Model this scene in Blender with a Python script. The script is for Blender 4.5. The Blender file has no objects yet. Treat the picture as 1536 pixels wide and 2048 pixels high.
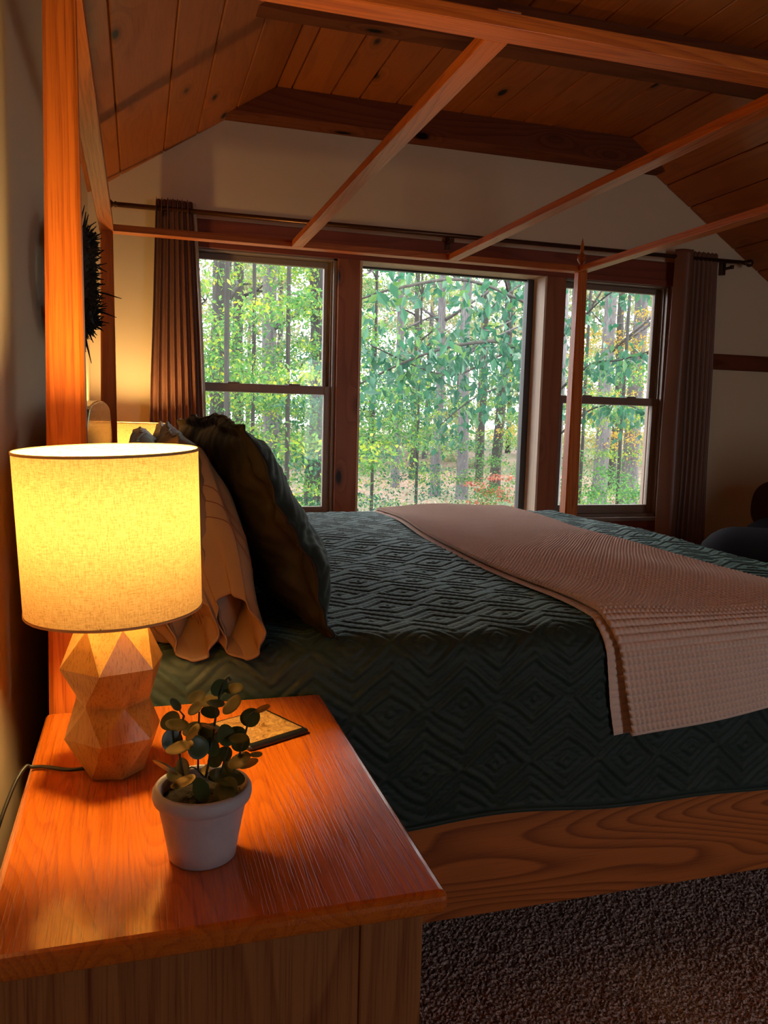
import bpy, math, random
import numpy as np
from mathutils import Vector, Matrix, Euler
random.seed(7); RNG = np.random.default_rng(7)
PI = math.pi
S = bpy.context.scene
C = S.collection
E = 1.25                                  # eye height above the bedroom floor

# ------------------------------------------------------------------ camera
cd = bpy.data.cameras.new('camera'); cam = bpy.data.objects.new('camera', cd); C.objects.link(cam)
cd.sensor_fit = 'VERTICAL'; cd.sensor_height = 24; cd.lens = 1630.4 / 2048 * 24
_c = np.array([768, 1024.0]); _vy = np.array([276, 822.0]); _vx = np.array([6189, 980.0]); FPX = 1630.4
def _d(v):
    a = np.array([v[0] - _c[0], -(v[1] - _c[1]), -FPX]); return a / np.linalg.norm(a)
_Y = _d(_vy); _X = _d(_vx); _X = _X - _Y * _X.dot(_Y); _X /= np.linalg.norm(_X); _Z = np.cross(_X, _Y)
CM = np.array([_X, _Y, _Z])
cam.matrix_world = Matrix(((*CM[0], 0), (*CM[1], 0), (*CM[2], E), (0, 0, 0, 1)))
cd.clip_start = .02; cd.clip_end = 300
S.camera = cam
def ray(px, py):
    return CM @ np.array([px - _c[0], -(py - _c[1]), -FPX])
def aty(px, py, y):                        # point of the scene seen at a pixel, at depth y
    r = ray(px, py); r = r * y / r[1]; return Vector((r[0], y, r[2] + E))

# ------------------------------------------------------------------ world, sun, exposure
w = bpy.data.worlds.new('sky'); S.world = w; w.use_nodes = True
wn = w.node_tree; wn.nodes.clear()
bg = wn.nodes.new('ShaderNodeBackground'); wo = wn.nodes.new('ShaderNodeOutputWorld')
bg.inputs[0].default_value = (.95, .935, 1.0, 1); bg.inputs[1].default_value = 7.8
wn.links.new(bg.outputs[0], wo.inputs[0])
sd = bpy.data.lights.new('sun', 'SUN'); sd.energy = 3.6; sd.color = (1, .86, .62); sd.angle = .03
sun = bpy.data.objects.new('sun', sd); C.objects.link(sun)
sun.rotation_euler = Vector((-.75, .12, -.62)).to_track_quat('-Z', 'Y').to_euler()
def portal(name, loc, rot, sx, sz):        # sampling guides in the window openings: they give off no light of their own
    d = bpy.data.lights.new(name, 'AREA'); d.shape = 'RECTANGLE'; d.size = sx; d.size_y = sz; d.cycles.is_portal = True
    o = bpy.data.objects.new(name, d); C.objects.link(o); o.location = loc; o.rotation_euler = rot
portal('window_portal', (1.62, 4.36, 1.39), (-PI / 2, 0, 0), 2.76, 1.40)
portal('window_portal', (2.525, -2.42, 1.15), (PI / 2, 0, 0), .85, 1.8)
S.view_settings.view_transform = 'Standard'; S.view_settings.look = 'None'
S.view_settings.exposure = 0.0; S.view_settings.gamma = 1.0; S.view_settings.use_curve_mapping = False
LAMP = 450.0                               # emission of each lamp bulb
try:
    cy = S.cycles; cy.max_bounces = 8; cy.diffuse_bounces = 4; cy.glossy_bounces = 3; cy.transmission_bounces = 4
    cy.transparent_max_bounces = 12; cy.caustics_reflective = False; cy.caustics_refractive = False; cy.sample_clamp_indirect = 4
except Exception: pass

# ------------------------------------------------------------------ mesh helpers
class MB:
    def __init__(s): s.v = []; s.f = []; s.m = []
    def add(s, vs, fs, mi=0):
        k = len(s.v); s.v += [tuple(p) for p in vs]; s.f += [tuple(i + k for i in f) for f in fs]; s.m += [mi] * len(fs); return s
    def box(s, x0, x1, y0, y1, z0, z1):
        return s.add([(x0,y0,z0),(x1,y0,z0),(x1,y1,z0),(x0,y1,z0),(x0,y0,z1),(x1,y0,z1),(x1,y1,z1),(x0,y1,z1)],
                     [(0,3,2,1),(4,5,6,7),(0,1,5,4),(1,2,6,5),(2,3,7,6),(3,0,4,7)])
    def prism(s, poly, axis, a, b):        # poly: list of 2D points in the plane across the axis
        def P(p, t): return {'y': (p[0], t, p[1]), 'x': (t, p[0], p[1]), 'z': (p[0], p[1], t)}[axis]
        n = len(poly)
        return s.add([P(p, a) for p in poly] + [P(p, b) for p in poly],
                     [tuple(range(n)), tuple(range(2*n-1, n-1, -1))] + [(i, i+n, (i+1) % n + n, (i+1) % n) for i in range(n)])
    def tube(s, pts, r, n=8, cap=True):
        pts = [Vector(p) for p in pts]; rs = r if isinstance(r, (list, tuple)) else [r] * len(pts)
        k = len(s.v); u = None
        for i, p in enumerate(pts):
            t = (pts[min(i+1, len(pts)-1)] - pts[max(i-1, 0)]).normalized()
            if u is None: u = t.orthogonal().normalized()
            u = (u - t * u.dot(t)).normalized(); q = t.cross(u)
            for j in range(n):
                a = 2*PI*j/n; s.v.append(tuple(p + (u*math.cos(a) + q*math.sin(a)) * rs[i]))
        for i in range(len(pts)-1):
            for j in range(n):
                s.f.append((k+i*n+j, k+i*n+(j+1) % n, k+(i+1)*n+(j+1) % n, k+(i+1)*n+j)); s.m.append(0)
        if cap:
            s.f.append(tuple(k+j for j in reversed(range(n)))); s.f.append(tuple(k+(len(pts)-1)*n+j for j in range(n))); s.m += [0, 0]
        return s
    def lathe(s, prof, c=(0,0,0), n=32, close=False):
        k = len(s.v); m = len(prof)
        for r, z in prof:
            for j in range(n):
                a = 2*PI*j/n; s.v.append((c[0]+r*math.cos(a), c[1]+r*math.sin(a), c[2]+z))
        for i in range(m if close else m-1):
            i2 = (i+1) % m
            for j in range(n): s.f.append((k+i*n+j, k+i*n+(j+1) % n, k+i2*n+(j+1) % n, k+i2*n+j)); s.m.append(0)
        if not close:
            if prof[0][0] > 1e-4: s.f.append(tuple(k+j for j in reversed(range(n)))); s.m.append(0)
            if prof[-1][0] > 1e-4: s.f.append(tuple(k+(m-1)*n+j for j in range(n))); s.m.append(0)
        return s
def mesh_of(name, mb, smooth=False, mat=None):
    me = bpy.data.meshes.new(name); me.from_pydata(mb.v, [], mb.f)
    mats = mat if isinstance(mat, (list, tuple)) else [mat]
    for q in mats: me.materials.append(q)
    if any(mb.m): me.polygons.foreach_set('material_index', mb.m)
    if smooth: me.polygons.foreach_set('use_smooth', [True]*len(me.polygons))
    me.update(); return me
def obj(name, mb, mat, parent=None, smooth=False, bevel=0, kind=None, loc=None, seg=2, auto=False):
    me = mb if isinstance(mb, bpy.types.Mesh) else mesh_of(name, mb, smooth or auto, mat)
    o = bpy.data.objects.new(name, me); C.objects.link(o)
    if loc: o.location = loc
    if parent: o.parent = parent
    if bevel:
        b = o.modifiers.new('bevel', 'BEVEL'); b.width = bevel; b.segments = seg; b.limit_method = 'ANGLE'; b.angle_limit = .6
    if auto:
        try: me.set_sharp_from_angle(angle=.6)
        except Exception: pass
    if kind: o['kind'] = kind
    return o
def tag(o, label=None, cat=None, group=None, kind=None):
    if label: o['label'] = label
    if cat: o['category'] = cat
    if group: o['group'] = group
    if kind: o['kind'] = kind
    return o
def thing(name, label, cat, loc=(0,0,0), rz=0, group=None):
    o = bpy.data.objects.new(name, None); C.objects.link(o); o.location = loc; o.rotation_euler = (0,0,rz)
    o.empty_display_size = .05
    return tag(o, label, cat, group)
def grid_mesh(name, P, mat, closed_u=False, smooth=True):      # P: (n, m, 3) array
    n, m = P.shape[:2]; me = bpy.data.meshes.new(name)
    idx = np.arange(n*m).reshape(n, m)
    a = idx[:-1,:-1].ravel(); b = idx[1:,:-1].ravel(); c = idx[1:,1:].ravel(); d = idx[:-1,1:].ravel()
    F = np.stack([a,b,c,d], 1)
    if closed_u:
        F = np.concatenate([F, np.stack([idx[-1,:-1], idx[0,:-1], idx[0,1:], idx[-1,1:]], 1)])
    return np_mesh(name, P.reshape(-1,3), F, mat, smooth)
def np_mesh(name, V, F, mat, smooth=True):
    me = bpy.data.meshes.new(name); V = np.ascontiguousarray(V, dtype=np.float32); F = np.ascontiguousarray(F, dtype=np.int32)
    k = F.shape[1]
    me.vertices.add(len(V)); me.vertices.foreach_set('co', V.ravel())
    me.loops.add(F.size); me.loops.foreach_set('vertex_index', F.ravel())
    me.polygons.add(len(F)); me.polygons.foreach_set('loop_start', np.arange(0, F.size, k, dtype=np.int32))
    me.polygons.foreach_set('use_smooth', np.full(len(F), smooth, dtype=bool))
    me.materials.append(mat); me.update(calc_edges=True); me.validate(); return me
_W = [(RNG.normal(size=3), RNG.uniform(0, 6.28)) for _ in range(24)]
def lump(P, scale, seed=0, octaves=6):     # cheap smooth noise, about -1..1
    r = 0
    for i in range(octaves):
        d, ph = _W[(i + seed*5) % 24]; r = r + np.sin((P @ d) * scale * (1 + .35*i) + ph + seed)
    return r / math.sqrt(octaves) / 1.4

# ------------------------------------------------------------------ materials
class NT:
    def __init__(s, name):
        s.mat = bpy.data.materials.new(name); s.mat.use_nodes = True; s.t = s.mat.node_tree; s.t.nodes.clear()
        s.out = s.t.nodes.new('ShaderNodeOutputMaterial')
    def n(s, typ, **k):
        x = s.t.nodes.new('ShaderNode' + typ)
        for a, b in k.items(): setattr(x, a, b)
        return x
    def l(s, a, b): s.t.links.new(a, b)
    def put(s, node, **ins):
        for k, v in ins.items():
            i = node.inputs[k.replace('_', ' ')]
            if isinstance(v, bpy.types.NodeSocket): s.l(v, i)
            else: i.default_value = v
        return node
    def math(s, op, a, b=None, c=None):
        x = s.n('Math', operation=op)
        for i, v in enumerate((a, b, c)):
            if v is None: continue
            if isinstance(v, bpy.types.NodeSocket): s.l(v, x.inputs[i])
            else: x.inputs[i].default_value = v
        return x.outputs[0]
    def ramp(s, fac, stops):
        x = s.n('ValToRGB'); e = x.color_ramp.elements
        while len(e) < len(stops): e.new(.5)
        for q, (p, c) in zip(e, stops): q.position = p; q.color = (*c, 1) if len(c) == 3 else c
        s.l(fac, x.inputs[0]); return x.outputs[0]
    def mix(s, f, a, b, blend='MIX'):
        x = s.n('MixRGB', blend_type=blend)
        for i, v in enumerate((f, a, b)):
            if isinstance(v, bpy.types.NodeSocket): s.l(v, x.inputs[i])
            else: x.inputs[i].default_value = v if i == 0 else (*v, 1)
        return x.outputs[0]
    def coord(s, scale=(1,1,1), rnd=0.0):
        tc = s.n('TexCoord'); v = tc.outputs['Object']
        if rnd:
            oi = s.n('ObjectInfo'); a = s.n('VectorMath', operation='SCALE'); a.inputs[0].default_value = (rnd, rnd*1.7, rnd*.6)
            s.l(oi.outputs['Random'], a.inputs['Scale']); b = s.n('VectorMath', operation='ADD'); s.l(v, b.inputs[0]); s.l(a.outputs[0], b.inputs[1]); v = b.outputs[0]
        m = s.n('Mapping'); m.inputs['Scale'].default_value = scale; s.l(v, m.inputs[0]); return m.outputs[0]
    def noise(s, vec, scale, detail=2, rough=.5, dist=0):
        x = s.n('TexNoise'); s.put(x, Vector=vec, Scale=scale, Detail=detail, Roughness=rough, Distortion=dist); return x.outputs['Fac']
    def bump(s, h, strength, dist=.001):
        x = s.n('Bump'); s.put(x, Strength=strength, Distance=dist, Height=h); return x.outputs[0]
    def principled(s, **k):
        p = s.n('BsdfPrincipled'); s.put(p, **k); s.l(p.outputs[0], s.out.inputs[0]); return p
def plain(name, col, rough=.5, **k):
    t = NT(name); t.principled(Base_Color=(*col, 1), Roughness=rough, **k); return t.mat
def wood(name, light, dark, axis, rings=16, rough=.35, knots=False, coat=0.0, freq=5.0, rnd=9.0, along=.09, pores=.35, bump=.15, ringc=.7, spec=.3, kscale=(5.6, 2.3)):
    t = NT(name)
    def sc(al, ac): return tuple(al if a == axis else ac for a in 'xyz')
    v = t.coord(sc(along, 1), rnd)
    ph = t.noise(v, freq, 1.5, .5)
    if knots:
        kv = t.coord(sc(kscale[1], kscale[0]), rnd)
        vo = t.n('TexVoronoi', feature='F1'); t.put(vo, Vector=kv, Scale=1.0, Randomness=1.0); kd = vo.outputs['Distance']
        bend = t.math('MULTIPLY', t.math('POWER', t.math('MAXIMUM', t.math('SUBTRACT', .45, kd), 0.0), 2.0), 1.6)
        ph = t.math('ADD', ph, bend)
    ring = t.math('FRACT', t.math('MULTIPLY', ph, rings))
    ringf = t.math('MULTIPLY', t.math('POWER', ring, 2.6), t.math('MINIMUM', t.math('MULTIPLY', t.math('SUBTRACT', 1.0, ring), 9.0), 1.0))
    fine = t.noise(t.coord(sc(.018, 1), rnd), 420, 2, .6)
    finer = t.ramp(fine, [(.50, (0,0,0)), (.68, (1,1,1))])
    tone = t.noise(t.coord(sc(.15, 1), rnd), 2.4, 1)
    f = t.math('MINIMUM', t.math('ADD', t.math('MULTIPLY', ringf, ringc), t.math('MULTIPLY', finer, pores)), 1.0)
    col = t.mix(f, light, dark)
    col = t.mix(t.math('MULTIPLY', t.math('SUBTRACT', tone, .35), .9), col, tuple(c*.55 for c in light))
    if knots:
        kn = t.ramp(kd, [(.0, (1,1,1)), (.075, (1,1,1)), (.115, (.3,.3,.3)), (.20, (0,0,0))])
        col = t.mix(kn, col, tuple(c*.03 for c in dark))
    bh = t.math('ADD', t.math('MULTIPLY', finer, -.6), t.math('MULTIPLY', ringf, -.25))
    p = t.principled(Specular_IOR_Level=spec, Base_Color=col, Roughness=t.math('ADD', rough, t.math('MULTIPLY', finer, .1)), Normal=t.bump(bh, bump, .0012))
    p.inputs['Coat Weight'].default_value = coat; p.inputs['Coat Roughness'].default_value = .12
    return t.mat
OL, OD = (.66, .165, .018), (.30, .048, .004)
oak = {a: wood('oak_grain_' + a, OL, OD, a, rings=18, rough=.42, coat=.06, freq=9, along=.045, pores=.45) for a in 'xyz'}
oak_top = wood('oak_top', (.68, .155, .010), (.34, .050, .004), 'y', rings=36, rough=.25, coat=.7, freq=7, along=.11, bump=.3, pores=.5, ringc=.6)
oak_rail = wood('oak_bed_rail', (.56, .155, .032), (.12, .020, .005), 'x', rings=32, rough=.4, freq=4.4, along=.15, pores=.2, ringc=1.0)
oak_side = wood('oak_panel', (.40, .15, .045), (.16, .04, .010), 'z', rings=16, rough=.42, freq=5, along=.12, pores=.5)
pine = wood('knotty_pine_ceiling', (.42, .112, .014), (.20, .042, .005), 'y', rings=12, ringc=.45, rough=.5, knots=True, freq=4, pores=.15, coat=.1)
pine_beam = wood('stained_beam', (.17, .048, .017), (.085, .018, .006), 'x', rings=12, rough=.8, spec=.1, knots=True, freq=4, pores=.15)
pine_case = wood('knotty_pine_casing', (.34, .115, .045), (.19, .050, .018), 'z', rings=10, rough=.45, knots=True, freq=5, pores=.15, kscale=(6, 2.4))
pine_head = wood('stained_header', (.26, .062, .028), (.13, .024, .010), 'x', rings=10, rough=.45, knots=False, freq=5, pores=.15)
jamb_m = wood('pale_jamb', (.80, .62, .46), (.62, .42, .28), 'z', rings=8, rough=.5, freq=5, pores=.15)

t = NT('painted_wall'); nz = t.noise(t.coord(), 160, 3)
t.principled(Base_Color=(.74, .58, .38, 1), Roughness=.85, Normal=t.bump(nz, .12, .002)); wallm = t.mat
t = NT('sash_paint'); nz = t.noise(t.coord(), 60, 2)
t.principled(Base_Color=t.mix(nz, (.22, .155, .115), (.28, .20, .15)), Roughness=.45); sashm = t.mat
black = plain('black_plastic', (.01, .01, .01), .4)
bronze = plain('dark_bronze', (.10, .045, .022), .3, Metallic=.7)
steel = plain('brushed_steel', (.55, .5, .45), .3, Metallic=1.0)
t = NT('window_glass'); fr = t.n('Fresnel'); fr.inputs[0].default_value = 1.25; tr = t.n('BsdfTransparent'); gl = t.n('BsdfGlossy'); gl.inputs['Roughness'].default_value = 0
tr.inputs[0].default_value = (.96, .98, .97, 1)
mx = t.n('MixShader'); t.l(fr.outputs[0], mx.inputs[0]); t.l(tr.outputs[0], mx.inputs[1]); t.l(gl.outputs[0], mx.inputs[2]); t.l(mx.outputs[0], t.out.inputs[0]); glass = t.mat
t = NT('carpet'); v = t.coord(); a = t.noise(v, 230, 2, .7); b = t.noise(v, 3, 2)
col = t.ramp(a, [(.40, (.05, .033, .028)), (.5, (.52, .33, .28)), (.60, (.92, .75, .68))])
t.principled(Specular_IOR_Level=.0, Base_Color=t.mix(.25, col, t.ramp(b, [(.3, (.24, .15, .12)), (.7, (.42, .28, .24))])), Roughness=1.0, Normal=t.bump(a, .8, .004)); carpet = t.mat
def cloth(name, c1, c2, rough=.9, weave=900, b=.3, sheen=.0, nscale=14, spec=.3, sheen_r=.4, tint=(1, 1, 1)):
    t = NT(name); v = t.coord(); a = t.noise(v, weave, 2, .6); m = t.noise(v, nscale, 3)
    p = t.principled(Base_Color=t.mix(m, c1, c2), Roughness=rough, Normal=t.bump(a, b, .0008))
    p.inputs['Sheen Weight'].default_value = sheen; p.inputs['Sheen Tint'].default_value = (*tint, 1); p.inputs['Sheen Roughness'].default_value = sheen_r; p.inputs['Specular IOR Level'].default_value = spec
    return t.mat
quiltm = cloth('quilted_cotton', (.009, .021, .016), (.014, .029, .022), rough=.62, sheen=.5, weave=500, b=.35, spec=.35, tint=(.48, .80, .74))
satin = cloth('satin_back', (.010, .0095, .006), (.014, .013, .008), rough=.6, weave=700, b=.1, spec=.2)
blanketm = cloth('waffle_cotton', (.78, .55, .44), (.84, .62, .51), rough=.85, sheen=.3, weave=420, b=.4)
tanm = cloth('taupe_sateen', (.17, .105, .058), (.21, .13, .072), rough=.5, weave=700, b=.12, spec=.4)
curtm = cloth('brown_curtain', (.17, .072, .042), (.20, .086, .05), rough=.40, weave=500, b=.08, spec=.5, nscale=3)
liningm = cloth('white_lining', (.7, .66, .62), (.75, .7, .66), rough=.8)
t = NT('thin_lining'); d = t.n('BsdfDiffuse'); r = t.n('BsdfTranslucent'); x = t.n('MixShader'); x.inputs[0].default_value = .6
d.inputs[0].default_value = r.inputs[0].default_value = (.85, .8, .75, 1)
t.l(d.outputs[0], x.inputs[1]); t.l(r.outputs[0], x.inputs[2]); t.l(x.outputs[0], t.out.inputs[0]); thinm = t.mat
leather = cloth('dark_leather', (.008, .006, .008), (.012, .009, .011), rough=.8, weave=60, b=.3, spec=.1)
cushm = cloth('dark_cushion', (.035, .014, .010), (.05, .02, .014), rough=.8)

def shade_mat():
    t = NT('linen_shade'); v1 = t.coord((1, 1, .16)); v2 = t.coord((.14, .14, 1))
    a = t.noise(v1, 700, 2, .7); b = t.noise(v2, 800, 3, .75)
    m = t.math('ADD', t.math('MULTIPLY', a, .45), t.math('MULTIPLY', b, .55))
    col = t.ramp(m, [(.36, (.58, .30, .09)), (.5, (.82, .50, .18)), (.66, (.92, .64, .27))])
    d = t.n('BsdfDiffuse'); r = t.n('BsdfTranslucent'); x = t.n('MixShader'); x.inputs[0].default_value = .072
    t.l(col, d.inputs[0]); t.l(col, r.inputs[0]); nb = t.bump(m, .2, .0006); t.l(nb, d.inputs['Normal'])
    t.l(d.outputs[0], x.inputs[1]); t.l(r.outputs[0], x.inputs[2]); t.l(x.outputs[0], t.out.inputs[0]); return t.mat
shadem = shade_mat()
t = NT('shade_inner'); d = t.n('BsdfDiffuse'); r = t.n('BsdfTranslucent'); x = t.n('MixShader'); x.inputs[0].default_value = .072
d.inputs[0].default_value = (.92, .9, .85, 1); r.inputs[0].default_value = (.9, .8, .6, 1)
t.l(d.outputs[0], x.inputs[1]); t.l(r.outputs[0], x.inputs[2]); t.l(x.outputs[0], t.out.inputs[0]); shade_in = t.mat
t = NT('bulb_glow'); em = t.n('Emission'); em.inputs[0].default_value = (1, .67, .25, 1); em.inputs[1].default_value = LAMP; t.l(em.outputs[0], t.out.inputs[0]); bulbm = t.mat
lampwood = wood('mango_wood', (.46, .255, .065), (.24, .105, .022), 'z', rings=10, rough=.42, freq=9, rnd=2, pores=.6, coat=.15, ringc=.5)
t = NT('pot_glaze'); v = t.coord(); a = t.noise(v, 45, 4, .6)
t.principled(Base_Color=t.mix(a, (.46, .42, .45), (.56, .52, .55)), Roughness=.55, Normal=t.bump(a, .35, .003)); potm = t.mat
t = NT('soil'); a = t.noise(t.coord(), 260, 4, .7)
t.principled(Base_Color=t.ramp(a, [(.5, (.001, .001, .001)), (.8, (.02, .017, .013))]), Roughness=.9, Normal=t.bump(a, 1, .004)); soilm = t.mat
t = NT('succulent_leaf'); a = t.noise(t.coord((1,1,1), 3), 60, 2)
t.principled(Base_Color=t.mix(a, (.042, .062, .014), (.075, .095, .026)), Roughness=.35, Specular_IOR_Level=.5, Subsurface_Weight=.0); succ = t.mat
stemm = plain('succulent_stem', (.035, .045, .02), .5)
t = NT('coaster_stone'); v = t.coord(); a = t.noise(v, 26, 5, .65, 2.5)
t.principled(Base_Color=t.ramp(a, [(.38, (.20, .085, .02)), (.47, (.55, .29, .09)), (.5, (.22, .10, .03)), (.55, (.60, .34, .11)), (.7, (.48, .24, .07))]), Roughness=.4); stone = t.mat
twigm = plain('dried_twigs', (.012, .009, .007), .9)
def bark(name, c1, c2):
    t = NT(name); v = t.coord((1, 1, .18), 5); a = t.noise(v, 26, 4, .7); b = t.noise(t.coord((1,1,1), 5), 1.2, 2)
    t.principled(Base_Color=t.mix(b, t.ramp(a, [(.35, c1), (.65, c2)]), c1), Roughness=.95, Normal=t.bump(a, .7, .03)); return t.mat
bark_g = bark('grey_bark', (.06, .055, .058), (.20, .185, .185)); bark_d = bark('dark_bark', (.018, .017, .015), (.075, .066, .055))
def leafm(name, cols, tl=.55, gloss=True):
    cols = [tuple(min(.85, q*(.62 if 'teal' in name or 'near' in name else .84)) for q in c) for c in cols]
    t = NT(name); g = t.n('NewGeometry'); st = [(i/(len(cols)-1) if len(cols) > 1 else 0, c) for i, c in enumerate(cols)]
    col = t.ramp(g.outputs['Random Per Island'], st)
    d = t.n('BsdfPrincipled'); d.inputs['Roughness'].default_value = .45; r = t.n('BsdfTranslucent'); x = t.n('MixShader'); x.inputs[0].default_value = tl
    d.inputs['Specular IOR Level'].default_value = .4
    t.l(col, d.inputs['Base Color']); t.l(t.mix(.5, col, (.9,.95,.35), 'MULTIPLY') if False else col, r.inputs[0])
    t.l(d.outputs[0], x.inputs[1]); t.l(r.outputs[0], x.inputs[2]); t.l(x.outputs[0], t.out.inputs[0]); return t.mat
LM = dict(
    green=leafm('leaf_green', [(.035,.12,.030), (.06,.19,.045), (.11,.27,.06), (.05,.16,.06), (.20,.30,.04)]),
    lime=leafm('leaf_lime', [(.06,.19,.05), (.14,.32,.06), (.30,.40,.04), (.09,.24,.07), (.50,.48,.04)]),
    teal=leafm('leaf_teal', [(.022,.11,.060), (.035,.15,.085), (.05,.20,.10), (.025,.12,.075), (.10,.24,.07)], .4),
    gold=leafm('leaf_gold', [(.30,.28,.04), (.55,.36,.05), (.20,.28,.05), (.62,.28,.06), (.35,.38,.06)]),
    haze=leafm('leaf_far_haze_tint', [(.16,.24,.13), (.24,.34,.17), (.34,.38,.18), (.42,.34,.18), (.18,.27,.19)]),  # far foliage: distance haze painted in as paler, greyer leaf colours
    red=leafm('leaf_red', [(.50,.10,.08), (.62,.22,.14), (.42,.07,.06), (.58,.34,.22)]))
t = NT('forest_floor'); v = t.coord(); a = t.noise(v, 7, 5, .75); b = t.noise(v, .35, 2)
t.principled(Base_Color=t.mix(t.ramp(b, [(.4, (0,0,0)), (.62, (1,1,1))]), t.ramp(a, [(.35, (.06, .04, .03)), (.5, (.16, .105, .075)), (.68, (.30, .205, .15))]), t.ramp(a, [(.35, (.03, .05, .02)), (.65, (.09, .13, .05))])), Roughness=1.0); groundm = t.mat

# ------------------------------------------------------------------ room shell
XL, YW = -.218, 4.20                     # left wall, window wall
ZL = 2.256                                # top of left wall
SL = .64                                  # roof pitch
XFL, XFR, ZF = .648, 2.60, 2.81           # flat part of ceiling
XR = 4.9; ZR = ZF - SL*(XR - XFR)
YB = -2.4
fl = MB().box(XL-.1, XR+.1, YB-.1, YW+.15, -.12, 0)
obj('floor', fl, carpet, kind='structure')
# carpet pile in front of the bed, where it can be seen
n_, m_ = 430, 330
gx = np.linspace(.30, 2.6, n_)[:, None] * np.ones((1, m_)); gy = np.linspace(.10, 1.85, m_)[None, :] * np.ones((n_, 1))
P = np.stack([gx, gy, .004 + .007*RNG.random((n_, m_))], 2)
tag(obj('carpet_pile', grid_mesh('carpet_pile', P, carpet, smooth=False), None), 'short speckled brown carpet pile beside the bed', 'carpet', kind='stuff')
# far (window) wall with its three openings
wf = MB()
ZS, ZT = .70, 2.06                        # sill and head of the windows
O1, O2, O3 = (.245, .987), (1.101, 2.168), (2.287, 2.985)
for x0, x1 in ((XL-.1, O1[0]), (O1[1], O2[0]), (O2[1], O3[0]), (O3[1], XR+.1)): wf.box(x0, x1, YW, YW+.15, ZS, ZT)
wf.box(XL-.1, XR+.1, YW, YW+.15, 0, ZS)
wf.prism([(XL-.1, ZT), (3.92, ZT), (XFR, ZF+.1), (XFL, ZF+.1), (XL-.1, ZL)], 'y', YW, YW+.15)
obj('wall_far', wf, wallm, kind='structure')
obj('wall_left', MB().box(XL-.1, XL, YB-.1, YW, 0, ZL+.03), wallm, kind='structure')
obj('wall_right', MB().box(XR, XR+.1, YB-.1, YW, 0, ZR+.1), wallm, kind='structure')
wb = MB(); BX0, BX1, BZ0, BZ1 = 2.1, 2.95, .25, 2.05
for b in ((XL-.1, BX0, 0, 2.2), (BX1, XR+.1, 0, 1.3), (BX0, BX1, 0, BZ0), (BX0, BX1, BZ1, 2.2)): wb.box(b[0], b[1], YB-.1, YB, b[2], b[3])
wb.prism([(XL-.1, 2.2), (BX1, 2.2), (BX1, ZF+.1), (XFL, ZF+.1)], 'y', YB-.1, YB); wb.prism([(BX1, 1.3), (XR+.1, 1.3), (XR+.1, ZR+.1), (BX1, ZF)], 'y', YB-.1, YB)
obj('wall_near', wb, wallm, kind='structure')
bw = obj('window_4', MB().box(BX0, BX1, YB-.08, YB, BZ0, BZ0+.05).box(BX0, BX1, YB-.08, YB, BZ1-.05, BZ1).box(BX0, BX0+.05, YB-.08, YB, BZ0, BZ1).box(BX1-.05, BX1, YB-.08, YB, BZ0, BZ1).box(2.47, 2.53, YB-.08, YB, BZ0, BZ1), sashm, kind='structure')
obj('pane', MB().box(BX0+.05, BX1-.05, YB-.05, YB-.046, BZ0+.05, BZ1-.05), glass, bw)
# roof deck and its planks
ce = MB()
ce.prism([(XL-.1, ZL-.028), (XFL, ZF+.04), (XFR, ZF+.04), (XR+.1, ZR-.03), (XR+.1, ZR+.22), (XFR, ZF+.25), (XFL, ZF+.25), (XL-.1, ZL+.2)], 'y', YB-.1, YW+.55)
ceil_o = obj('ceiling', ce, pine, kind='structure')
def plank(x0, x1, z0, z1, th=.024, g=.003):
    dx, dz = x1-x0, z1-z0; L = math.hypot(dx, dz); ux, uz = dx/L, dz/L; nx, nz = -uz, ux
    a = (x0+ux*g, z0+uz*g); b = (x1-ux*g, z1-uz*g)
    m = MB().prism([(0, 0), (b[0]-a[0], b[1]-a[1]), (b[0]-a[0]+nx*th, b[1]-a[1]+nz*th), (nx*th, nz*th)], 'y', YB, YW)
    obj('plank', m, pine, ceil_o, bevel=.004, loc=(a[0], 0, a[1]), seg=1)
ls = [XL, -.068, .128, .284, .46, XFL]
for a, b in zip(ls[:-1], ls[1:]): plank(a, b, ZL+SL*(a-XL), ZL+SL*(b-XL))
fs = [XFL, .722, .915, 1.06, 1.25, 1.43, 1.60, 1.76, 1.95, 2.12, 2.30, 2.46, XFR]
for a, b in zip(fs[:-1], fs[1:]): plank(a, b, ZF, ZF)
rs = [XFR, 2.76, 2.91, 3.075, 3.25, 3.40, 3.58, 3.75, 3.93, 4.1, 4.28, 4.45, 4.62, 4.78, XR]
for a, b in zip(rs[:-1], rs[1:]): plank(a, b, ZF-SL*(a-XFR), ZF-SL*(b-XFR))
# collar beams
ZB = E + 1.41
def beam(y0, y1, label, wane=False):
    n = 40; xl, xr = .412, 2.836
    V = []; F = []
    for i in range(n+1):
        u = i/n; xx0 = xl + (xr-xl)*u; xx1 = (xl+.24) + (xr-xl-.48)*u
        zb = ZB; c = .012 + (.012*(math.sin(u*17)+math.sin(u*9+1)) if wane else 0); c = max(c, .006)
        for (y, z) in ((y0+c, zb), (y1, zb), (y1, ZF), (y0, ZF), (y0, zb+c*1.4)):
            V.append(((xx0 + (xx1-xx0)*(z-ZB)/(ZF-ZB)), y, z))
    for i in range(n):
        for j in range(5): F.append((i*5+j, i*5+(j+1) % 5, i*5+5+(j+1) % 5, i*5+5+j))
    F += [(4,3,2,1,0), tuple(n*5+j for j in range(5))]
    return obj('trim_%d' % beam.k, MB().add(V, F), pine_beam, kind='structure')
beam.k = 1
for y0, y1, wn_ in ((4.095, 4.198, False), (3.0, 3.108, True), (1.9, 2.0, True), (.8, .9, True), (-.3, -.2, True)):
    beam(y0, y1, '', wn_); beam.k += 1
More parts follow.
